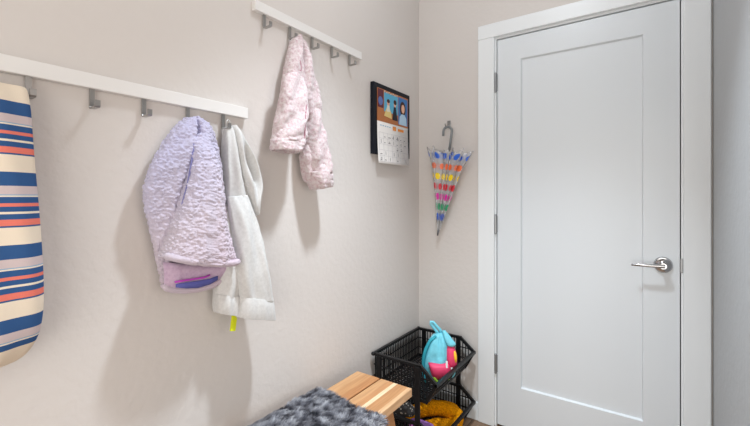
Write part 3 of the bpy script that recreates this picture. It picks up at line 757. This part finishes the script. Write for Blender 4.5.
# ================================================================== UMBRELLA
def umbrella():
    h = MB(); hx, hz = 0.196, 1.612
    h.bbox((hx - 0.010, -0.006, hz + 0.002), (hx + 0.010, -0.0005, hz + 0.042), 0.002)
    hk = thing('wall_hook', (hx, 0, hz), 'small metal wall hook holding up the umbrella handle', 'hook')
    h.build('back_plate', M['nickel'], hk)
    g = MB().tube([(hx, -0.004, hz + 0.014), (hx, -0.022, hz + 0.006), (hx, -0.040, hz + 0.003), (hx, -0.052, hz + 0.008), (hx, -0.056, hz + 0.018)], 0.0035, 10)
    g.build('prong', M['nickel'], hk, True)
    t = thing('umbrella', (0.19, -0.05, 1.0), 'clear umbrella with rows of rainbow dots hanging folded beside the door', 'umbrella')
    yv = -0.050
    tip = Vector((0.146, yv + 0.006, 1.010)); top = Vector((0.222, yv, 1.500))
    ax = (top - tip).normalized(); ex = Vector((0, 1, 0)).cross(ax).normalized()   # sideways
    ey = Vector((0, 1, 0))
    Lh = (top - tip).length
    # handle
    pts = [top - ax * 0.02, top + ax * 0.03, top + ax * 0.075]
    ctr = top + ax * 0.085 - ex * 0.0 + Vector((-0.026, 0, 0))
    R = 0.026
    for i in range(13):
        a = PI * i / 12; pts.append(ctr + Vector((R * math.cos(a), 0, R * math.sin(a))))
    pts.append(ctr + Vector((-R - 0.001, 0, -0.022)))
    MB().tube(pts, 0.0068, 14).build('handle', simple('grey_handle_plastic', (0.22, 0.24, 0.25), 0.25), t, True, label='grey hooked handle')
    MB().tube([tip + ax * 0.015, top], 0.0038, 10).build('shaft', M['chrome'], t, True)
    MB().tube([tip - ax * 0.012, tip + ax * 0.004, tip + ax * 0.022], [0.0045, 0.0055, 0.0065], 12).build('ferrule', simple('dark_grey_ferrule', (0.12, 0.12, 0.13), 0.4), t, True)
    # canopy: eight folded gores, cone opening towards the hem
    n, rows = 192, 64
    prof = [(0.0, 0.007), (0.12, 0.020), (0.3, 0.036), (0.5, 0.058), (0.7, 0.080), (0.85, 0.098), (0.92, 0.120), (1.0, 0.138)]
    def rad(s):
        for (a, ra), (b, rb) in zip(prof[:-1], prof[1:]):
            if s <= b: return ra + (rb - ra) * (s - a) / (b - a)
        return prof[-1][1]
    V = []; UV = []; FF = []
    def cpt(s, th, extra=0.0):
        r = rad(s); k = 8
        w = math.cos(k * th)
        flute = 1 - (0.16 + 0.10 * s) * (1 - w) + 0.04 * math.sin(3 * th + s * 5) + 0.03 * s * math.sin(5 * th + 9 * s)
        hem = 0.0
        if s > 0.84: hem = (s - 0.84) / 0.16
        off = hem * 0.010 * w + hem * 0.007 * math.sin(13 * th) + hem * 0.005 * math.sin(29 * th)
        rr = r * flute + hem * (0.010 * math.sin(11 * th + 6 * s) + 0.007 * math.sin(23 * th + 1)) + extra
        p = tip + ax * (0.012 + s * (Lh - 0.042) + off) + ex * (rr * math.cos(th)) + ey * (rr * 0.40 * math.sin(th))
        p.y = min(p.y, -0.004)
        return p
    for i in range(rows + 1):
        s = i / rows
        for j in range(n):
            V.append(cpt(s, 2 * PI * j / n)); UV.append((j / n, s))
    for i in range(rows):
        for j in range(n): FF.append((i*n+j, i*n+(j+1) % n, (i+1)*n+(j+1) % n, (i+1)*n+j))
    # uv seam
    o = obj('canopy', V, FF, M['vinyl'], t, True, uvs=UV)
    ul = o.data.uv_layers[0].data
    for p in o.data.polygons:
        us = [ul[i].uv.x for i in p.loop_indices]
        if max(us) - min(us) > 0.5:
            for i in p.loop_indices:
                if ul[i].uv.x < 0.5: ul[i].uv.x += 1.0
    # ribs with little end balls
    first = None
    for k in range(8):
        th = 2 * PI * k / 8
        m = MB(); m.tube([cpt(s / 10, th, -0.001) for s in range(1, 11)], 0.0011, 6)
        rb = m.build('rib', M['chrome'], t, True)
        MB().ball(cpt(1.0, th) + ax * 0.003, 0.0042, n=8).build('rib_tip', M['chrome'], rb, True)
umbrella()

# ================================================================== STACKING BASKETS
def basket(zb, label, post_down, posts_up):
    """zb: height of the basket floor"""
    X0, X1, X2, X3 = 0.022, 0.283, 0.360, 0.308
    Y0, Y1 = -0.500, -0.045; ZT, ZL = zb + 0.160, zb + 0.094
    t = thing('stacking_basket', ((X0 + X2) / 2, (Y0 + Y1) / 2, zb), label, 'basket', 'black stacking baskets')
    bp = M['black_plastic']
    tap = 0.012
    def prof(k):   # side outline (x, z)
        return [(X0, ZT), (X1, ZT), (X2, ZL), (X3, zb), (X0 + tap, zb)]
    # rim: thick rolled edge over the back, the two sides and down the slanted fronts to the lip
    rim = MB(); w = 0.014
    for y in (Y0, Y1):
        rim.bar((X0 - 0.004, y, ZT), (X1, y, ZT), w, w * 0.9); rim.bar((X1 - 0.002, y, ZT), (X2, y, ZL), w, w * 0.9, (0, 1, 0)); 
        rim.bar((X2, y, ZL), (X3, y, zb), w, 0.008, (0, 1, 0))
        for c in ((X1, ZT), (X2, ZL)):
            rim.tube([(c[0], y - w / 2, c[1]), (c[0], y + w / 2, c[1])], w * 0.47, 12)
    rim.bar((X0, Y0 - 0.007, ZT), (X0, Y1 + 0.007, ZT), w, w * 0.9)
    rim.bar((X2, Y0 - 0.007, ZL), (X2, Y1 + 0.007, ZL), w, w)
    for y in (Y0 - 0.004, Y1 + 0.004): rim.ball((X0 - 0.002, y, ZT), 0.010)
    rim.build('rim', bp, t)
    def xfront(z):
        return X1 + (X2 - X1) * (ZT - z) / (ZT - ZL) if z >= ZL else X3 + (X2 - X3) * (z - zb) / (ZL - zb)
    def side(y):
        m = MB(); s = 0.0165; x = X0 + 0.010
        while x < X2 - 0.006:
            z_hi = ZT if x <= X1 else ZL + (ZT - ZL) * (X2 - x) / (X2 - X1)
            z_lo = zb if x <= X3 else zb + (ZL - zb) * (x - X3) / (X2 - X3)
            if z_hi - z_lo > 0.01: m.bar((x, y, z_lo), (x, y, z_hi), 0.004, 0.0045, (0, 1, 0))
            x += s
        for z in (zb + 0.053, zb + 0.108):
            m.bar((X0 + 0.004, y, z), (xfront(z), y, z), 0.004, 0.005)
        m.bar((X0 + 0.004, y, zb + 0.006), (X3, y, zb + 0.006), 0.006, 0.014)
        return m
    for y in (Y0, Y1): side(y).build('side_panel', bp, t)
    bk = MB(); y = Y0 + 0.012
    while y < Y1: bk.bar((X0, y, zb), (X0, y, ZT), 0.0045, 0.004, (0, 1, 0)); y += 0.0170
    for z in (zb + 0.053, zb + 0.108): bk.bar((X0, Y0, z), (X0, Y1, z), 0.004, 0.005)
    bk.bar((X0, Y0, zb + 0.006), (X0, Y1, zb + 0.006), 0.006, 0.014)
    bk.build('back_panel', bp, t)
    fr = MB(); y = Y0 + 0.012
    while y < Y1: fr.bar((X3, y, zb), (X2, y, ZL), 0.0045, 0.004, (0, 1, 0)); y += 0.0170
    for q in (0.36, 0.70): fr.bar((X3 + (X2 - X3) * q, Y0, zb + (ZL - zb) * q), (X3 + (X2 - X3) * q, Y1, zb + (ZL - zb) * q), 0.004, 0.005)
    fr.build('front_panel', bp, t)
    bt = MB(); y = Y0 + 0.014
    while y < Y1: bt.bar((X0, y, zb + 0.003), (X3, y, zb + 0.003), 0.006, 0.004); y += 0.0185
    x = X0 + 0.02
    while x < X3: bt.bar((x, Y0, zb + 0.003), (x, Y1, zb + 0.003), 0.005, 0.0042); x += 0.024
    bt.bar((X3, Y0, zb + 0.004), (X3, Y1, zb + 0.004), 0.012, 0.010)
    bt.build('base', bp, t)
    for x in (0.055, 0.268):
        for y, s in ((Y0, -1), (Y1, 1)):
            p = MB(); p.bbox((x - 0.013, min(y, y + s * 0.011), zb - post_down), (x + 0.013, max(y, y + s * 0.011), ZT - 0.004), 0.003)
            p.build('post', bp, t)
basket(0.287, 'upper black plastic basket carrying the turquoise backpack', 0.107, 0)
basket(0.019, 'lower black plastic basket on the floor under the other one', 0.0185, 0)

# ================================================================== BACKPACK
def backpack():
    Z0 = 2.005
    D = Vector((0.574, -0.819, 0))           # facing direction
    base = at_depth(440, 384, Z0)
    t = thing('backpack', (base.x, base.y, 0.293), 'small turquoise backpack with a watermelon pink pocket in the black basket', 'backpack')
    def pr(l, r, b, f_, zd=Z0, **kw): return Row(at_depth(*l, zd), at_depth(*r, zd), b, f_, **kw)
    W = [((436,332.5),(444,332.5)), ((432,336),(448,336)), ((428,343),(451.5,343)), ((425,352),(454,352)), ((423.5,359),(455.5,359)), ((423.5,366),(456,365)), ((425.5,372.5),(455,370)), ((429,376.5),(453,374)), ((433,378),(449,376))]
    Dp = [(-0.02,0.02),(-0.035,0.036),(-0.045,0.05),(-0.05,0.058),(-0.054,0.062),(-0.056,0.064),(-0.054,0.062),(-0.045,0.052),(-0.03,0.034)]
    rows = [pr(l, r, b, f_, sq=0.8) for (l, r), (b, f_) in zip(W, Dp)]
    fold = lambda u, v: 0.006 * math.sin(u * 6 + v * 4) * math.sin(v * PI) - 0.012 * math.exp(-((u + 0.1) / 0.12) ** 2) * (v < 0.45) * math.sin(min(1, v / 0.45) * PI)
    v, f, _ = loft(rows, 10, 80, D, fold, open_end=False)
    body = obj('body', v, f, M['turquoise'], t)
    disp(body, lambda p: 0.003 * nz(p, 30, 30, 30, 2))
    # watermelon front pocket: half-slice with a green rind along its lower edge
    W = [((427,358.5),(446,358)), ((427.5,361),(447,360)), ((428.5,365.5),(448,363.5)), ((430,370),(447.5,368)), ((432,373.5),(444,371.5))]
    Dp = [(0.03,0.070),(0.03,0.086),(0.03,0.092),(0.03,0.088),(0.02,0.074)]
    v, f, _ = loft([pr(l, r, b, f_, sq=0.7) for (l, r), (b, f_) in zip(W, Dp)], 8, 56, D, None, open_end=False)
    pk = obj('front_pocket', v, f, M['watermelon'], t, label='watermelon pink front pocket')
    MB().tube([at_depth(px, py, Z0 - 0.078) for px, py in ((434,377),(437,381.2),(441,382.3),(445,381.2),(449,378.2))], 0.0062, 12).build('pocket_trim', M['rind'], pk, True, label='lime green rind trim')
    # side pocket, tall pink lobe on the right
    W = [((446.5,340.5),(450,340.5)), ((445,344.5),(453,344.5)), ((444.3,351),(455,351)), ((444.5,358),(455.3,358)), ((446,364),(454.5,364)), ((448,368),(452.5,368))]
    Dp = [(0.0,0.034),(0.0,0.058),(0.0,0.070),(0.0,0.072),(0.0,0.062),(0.0,0.044)]
    v, f, _ = loft([pr(l, r, b, f_, sq=0.8) for (l, r), (b, f_) in zip(W, Dp)], 8, 48, D, None, open_end=False)
    sp = obj('side_pocket', v, f, M['watermelon'], t, label='tall pink side pocket')
    v, f, _ = loft([pr(l, r, 0.055, q, sq=0.9) for l, r, q in (((451.2,346.5),(453,346.5),0.062), ((451,350),(454,350),0.073), ((451.4,354),(454.2,354),0.076), ((452.2,357),(453.8,357),0.070))], 5, 24, D, None, open_end=False)
    obj('pocket_patch', v, f, M['yellow'], sp, label='yellow patch')
    for (a, b) in (((446.6,361),(446.8,368)), ((451.5,367.5),(452.5,371.5))):
        MB().bar(at_depth(*a, Z0 - 0.079), at_depth(*b, Z0 - 0.083), 0.0095, 0.003, D).build('zip_pull', M['white_cloth'], t, label='white zip pull')
    # handle loop standing up at the top and a folded ear-like flap on the right
    s = MB(); pts = [at_depth(px, py, Z0) for px, py in ((438.5,334),(436,330.5),(433,327),(430.8,324),(431,321.8),(433,322),(436,325.5),(440,329.5),(442,333))]
    for a, b in zip(pts[:-1], pts[1:]): s.bar(a, b, 0.004, 0.020, Vector((0.819, 0.574, 0)) * 0 + D)
    s = MB().tube(pts, 0.0075, 12); s.build('carry_loop', M['turquoise'], t, True)
    W = [((441.5,329.5),(444.5,329)), ((442,333),(447.5,332)), ((443.5,338),(451,336.5)), ((446,342),(453.5,339.5)), ((449.5,343),(453.5,341.5))]
    Dp = [(0.012,0.034),(0.014,0.046),(0.022,0.058),(0.03,0.064),(0.036,0.058)]
    v, f, _ = loft([pr(l, r, b, f_) for (l, r), (b, f_) in zip(W, Dp)], 6, 32, D, None, open_end=False)
    obj('flap', v, f, M['turquoise'], t)
    # shoulder strap curving down the left side
    st = MB().tube([at_depth(px, py, Z0 - 0.03) for px, py in ((436,336),(430,341),(426,349),(423.6,358),(423.2,368),(424,377),(426,383))], [0.006, 0.0085, 0.009, 0.009, 0.008, 0.007, 0.006], 12)
    st.build('shoulder_strap', M['teal'], t, True, label='teal shoulder strap')
backpack()

# ================================================================== CONTENTS OF THE LOWER BASKET
def knit_lump(name, path, radii, mat, label, cat, sq=1.0, seed=1, amp=0.006):
    m = MB().tube(path, radii, 40)
    c = sum((Vector(p) for p in path), Vector()) / len(path)
    zmin = min(p.z for p in m.v)
    o = obj(name, m.v, m.f, mat, None, True, origin=(c.x, c.y, zmin))
    disp(o, lambda p: amp * (nz(p, 28, 28, 28, seed) + 0.5 * nz(p, 75, 75, 75, seed)))
    o['label'] = label; o['category'] = cat
    return o
def smooth_path(P, k=8):
    P = [Vector(p) for p in P]; out = []
    for i in range(len(P) - 1):
        q = [P[max(i-1, 0)], P[i], P[i+1], P[min(i+2, len(P)-1)]]
        for j in range(k): out.append(cr(*q, j / k))
    return out + [P[-1]]
pa = smooth_path([(0.10, -0.33, 0.075), (0.13, -0.29, 0.098), (0.18, -0.24, 0.110), (0.24, -0.20, 0.112), (0.295, -0.175, 0.100), (0.318, -0.185, 0.072), (0.30, -0.225, 0.055), (0.26, -0.27, 0.062), (0.22, -0.33, 0.070), (0.19, -0.37, 0.062)])
n_ = len(pa) - 1
rad_ = [0.010 + 0.030 * math.sin(PI * min(1, 0.1 + 1.0 * i / n_) * 0.9) ** 0.5 for i in range(n_ + 1)]; rad_[0] = 0.012; rad_[-1] = 0.014
knit_lump('knit_scarf', pa, rad_, M['mustard'], 'mustard yellow chunky knit scarf bundled in the lower basket', 'scarf')
# folded striped cloth against the near side
def folded_cloth():
    rows = [Row((0.20, -0.487, z), (0.315, -0.487, z), a, b, sq=0.5) for z, a, b in ((0.158, -0.045, -0.030), (0.154, -0.07, -0.012), (0.135, -0.08, -0.004), (0.09, -0.08, 0.0), (0.05, -0.08, 0.0), (0.034, -0.07, -0.006))]
    v, f, _ = loft(rows, 8, 48, (0, -1, 0), lambda u, v: 0.003 * math.sin(v * 18), open_end=False)
    o = obj('folded_cloth', v, f, M['plaid'], None, True, origin=(0.26, -0.45, 0.034))
    o['label'] = 'purple and white striped cloth behind the lattice of the lower basket'; o['category'] = 'cloth'
folded_cloth()
pb = smooth_path([(0.05, -0.42, 0.115), (0.09, -0.41, 0.150), (0.14, -0.39, 0.160), (0.17, -0.37, 0.140)])
knit_lump('knit_hat', pb, [0.012 + 0.026 * math.sin(PI * (0.1 + 0.8 * i / (len(pb) - 1))) for i in range(len(pb))], M['dots'], 'dark grey dotted knit hat lying left of the mustard scarf', 'hat', seed=5, amp=0.004)

# ================================================================== BENCH
BX0, BX1, BY1, BY0, BZ = 0.077, 0.354, -0.706, -1.620, 0.450
def bench():
    t = thing('wooden_bench', ((BX0 + BX1) / 2, (BY0 + BY1) / 2, 0), 'oiled wooden bench with a two plank seat beneath the coats', 'bench')
    gx = 0.200
    MB().bbox((BX0, BY0, BZ - 0.034), (gx - 0.0035, BY1, BZ), 0.003).build('seat_plank', M['wood'], t)
    MB().bbox((gx + 0.0035, BY0, BZ - 0.034), (BX1, BY1, BZ), 0.003).build('seat_plank', M['wood'], t)
    for y, s in ((BY1 - 0.13, 1), (BY0 + 0.13, -1)):
        for x, e in ((BX0 + 0.045, -1), (BX1 - 0.045, 1)):
            m = MB(); a = Vector((x, y, BZ - 0.034)); b = Vector((x + e * 0.03, y + s * 0.09, 0.0))
            hw, hd = 0.018, 0.022
            vv = [a + Vector((i * hw, j * hd, 0)) for i, j in ((-1,-1),(1,-1),(1,1),(-1,1))] + [b + Vector((i * hw * 0.85, j * hd * 0.85, 0)) for i, j in ((-1,-1),(1,-1),(1,1),(-1,1))]
            m.add(vv, [(0,1,2,3),(7,6,5,4),(0,4,5,1),(1,5,6,2),(2,6,7,3),(3,7,4,0)])
            m.build('leg', M['wood'], t)
        MB().bbox((BX0 + 0.02, y - 0.02, BZ - 0.074), (BX1 - 0.02, y + 0.02, BZ - 0.034), 0.002).build('cross_rail', M['wood'], t)
bench()

# ================================================================== FAUX FUR THROW
def throw():
    t = thing('fur_throw', (0.21, -1.27, BZ), 'slate grey faux fur throw draped over the bench', 'throw')
    ya, yb = -0.945, -1.600; n_u, n_v = 40, 60
    # profile across the bench: lies on the top, falls over the front edge
    prof = [(0.052, 0.452), (0.10, 0.4535), (0.20, 0.4535), (0.32, 0.4535), (0.362, 0.453), (0.384, 0.443), (0.394, 0.408), (0.394, 0.36)]
    seg = [0.0]
    for a, b in zip(prof[:-1], prof[1:]): seg.append(seg[-1] + math.dist(a, b))
    def pf(s):
        s *= seg[-1]
        for i in range(len(prof) - 1):
            if s <= seg[i+1] + 1e-9:
                q = (s - seg[i]) / (seg[i+1] - seg[i]); return (prof[i][0] + (prof[i+1][0] - prof[i][0]) * q, prof[i][1] + (prof[i+1][1] - prof[i][1]) * q)
        return prof[-1]
    def surf(u, v):
        x, z = pf(u)
        y = ya + (yb - ya) * v - 0.018 * u * (1 - v) + 0.010 * math.sin(u * 9) * (1 - v)
        return Vector((x, y, z + 0.004))
    V = []; Fc = []
    for i in range(n_u + 1):
        for j in range(n_v + 1): V.append(surf(i / n_u, j / n_v))
    for i in range(n_u):
        for j in range(n_v): Fc.append((i*(n_v+1)+j, (i+1)*(n_v+1)+j, (i+1)*(n_v+1)+j+1, i*(n_v+1)+j+1))
    bo = obj('backing', V, Fc, M['rug_base'], t, True)
    rr = random.Random(3); sv = []; sf = []; tone = []
    NS = 42000
    for k in range(NS):
        u, v = rr.random(), rr.random()
        p = surf(u, v)
        q = surf(min(1, u + 0.01), v) if u < 0.98 else p * 2 - surf(u - 0.01, v)
        tu = (q - p).normalized(); nn = tu.cross(Vector((0, -1, 0))).normalized()
        if nn.z < 0 and u < 0.5: nn = -nn
        if u >= 0.5 and nn.x < -0.05: nn = -nn
        if nn.z < -0.5: nn = -nn
        cl = noise.noise(Vector((p.x * 28, p.y * 28, p.z * 28))); cl2 = noise.noise(Vector((p.x * 60 + 7, p.y * 60, p.z * 60)))
        ang = cl * 2.2 + 0.8
        lean = Vector((math.cos(ang), math.sin(ang), 0)) * (0.75 + 0.4 * cl2) + Vector((rr.uniform(-.3, .3), rr.uniform(-.3, .3), rr.uniform(-.2, .2)))
        ln = rr.uniform(0.013, 0.022)
        d1 = (nn * 0.9 + lean * 0.35).normalized(); d2 = (nn * 0.35 + lean).normalized()
        side = d1.cross(Vector((rr.uniform(-1, 1), rr.uniform(-1, 1), rr.uniform(-.3, 1)))).normalized() * 0.0011
        p0 = p - nn * 0.001; p1 = p + d1 * ln * 0.5; p2 = p1 + d2 * ln * 0.5
        b = len(sv); sv += [p0 - side, p0 + side, p1 - side * 0.9, p1 + side * 0.9, p2]
        sf += [(b, b + 1, b + 3, b + 2), (b + 2, b + 3, b + 4)]
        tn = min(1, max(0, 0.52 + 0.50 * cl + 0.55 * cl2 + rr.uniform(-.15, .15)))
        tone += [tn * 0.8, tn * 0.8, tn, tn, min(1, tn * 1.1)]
    fo = obj('pile', sv, sf, M['fur'], t, True, label='long shaggy grey pile')
    at = fo.data.attributes.new('tone', 'FLOAT', 'POINT')
    at.data.foreach_set('value', tone)
throw()

# ================================================================== LIGHT
def light(name, kind, loc, energy, col, rot=(0, 0, 0), **kw):
    l = bpy.data.lights.new(name, kind); l.energy = energy; l.color = col
    for k, v in kw.items(): setattr(l, k, v)
    o = bpy.data.objects.new(name, l); COL.objects.link(o); o.location = loc; o.rotation_euler = rot
    return o
# recessed ceiling downlight over the mud room: a bulb glow and its reflector beam
light('downlight_bulb', 'POINT', (0.70, -1.0, 2.62), 8.0, (0.92, 1.0, 1.10), shadow_soft_size=0.07)
light('downlight_beam', 'SPOT', (0.70, -1.0, 2.70), 200.0, (0.90, 1.0, 1.09), shadow_soft_size=0.07, spot_size=math.radians(80), spot_blend=1.0)
# soft fill lamps added at the open side and rear, no real windows
light('side_fill', 'AREA', (3.4, -2.0, 1.25), 25.0, (1.12, 1.0, 0.92), (0, PI / 2, 0), shape='RECTANGLE', size=1.8, size_y=1.9)
light('rear_fill', 'AREA', (1.5, -3.3, 1.05), 41.0, (1.04, 1.0, 0.94), (PI / 2, 0, 0), shape='RECTANGLE', size=2.2, size_y=1.9)
w = bpy.data.worlds.new('daylight'); S.world = w; w.use_nodes = True
bg = w.node_tree.nodes['Background']; bg.inputs[0].default_value = (1.0, 1.0, 1.0, 1); bg.inputs[1].default_value = 0.06

# ================================================================== CAMERA
cd = bpy.data.cameras.new('camera'); cam = bpy.data.objects.new('camera', cd); COL.objects.link(cam)
cam.location = CAM; cam.rotation_euler = (PI / 2, 0, YAW)
cd.sensor_fit = 'HORIZONTAL'; cd.sensor_width = 36.0; cd.lens = 36.0 * F_PX / 750.0
cd.shift_x = 0.0; cd.shift_y = -(213.0 - HY) / 750.0
cd.clip_start = 0.02
S.camera = cam
S.view_settings.view_transform = 'Standard'; S.view_settings.look = 'None'
S.view_settings.exposure = 0.02; S.view_settings.gamma = 1.0; S.view_settings.use_curve_mapping = False
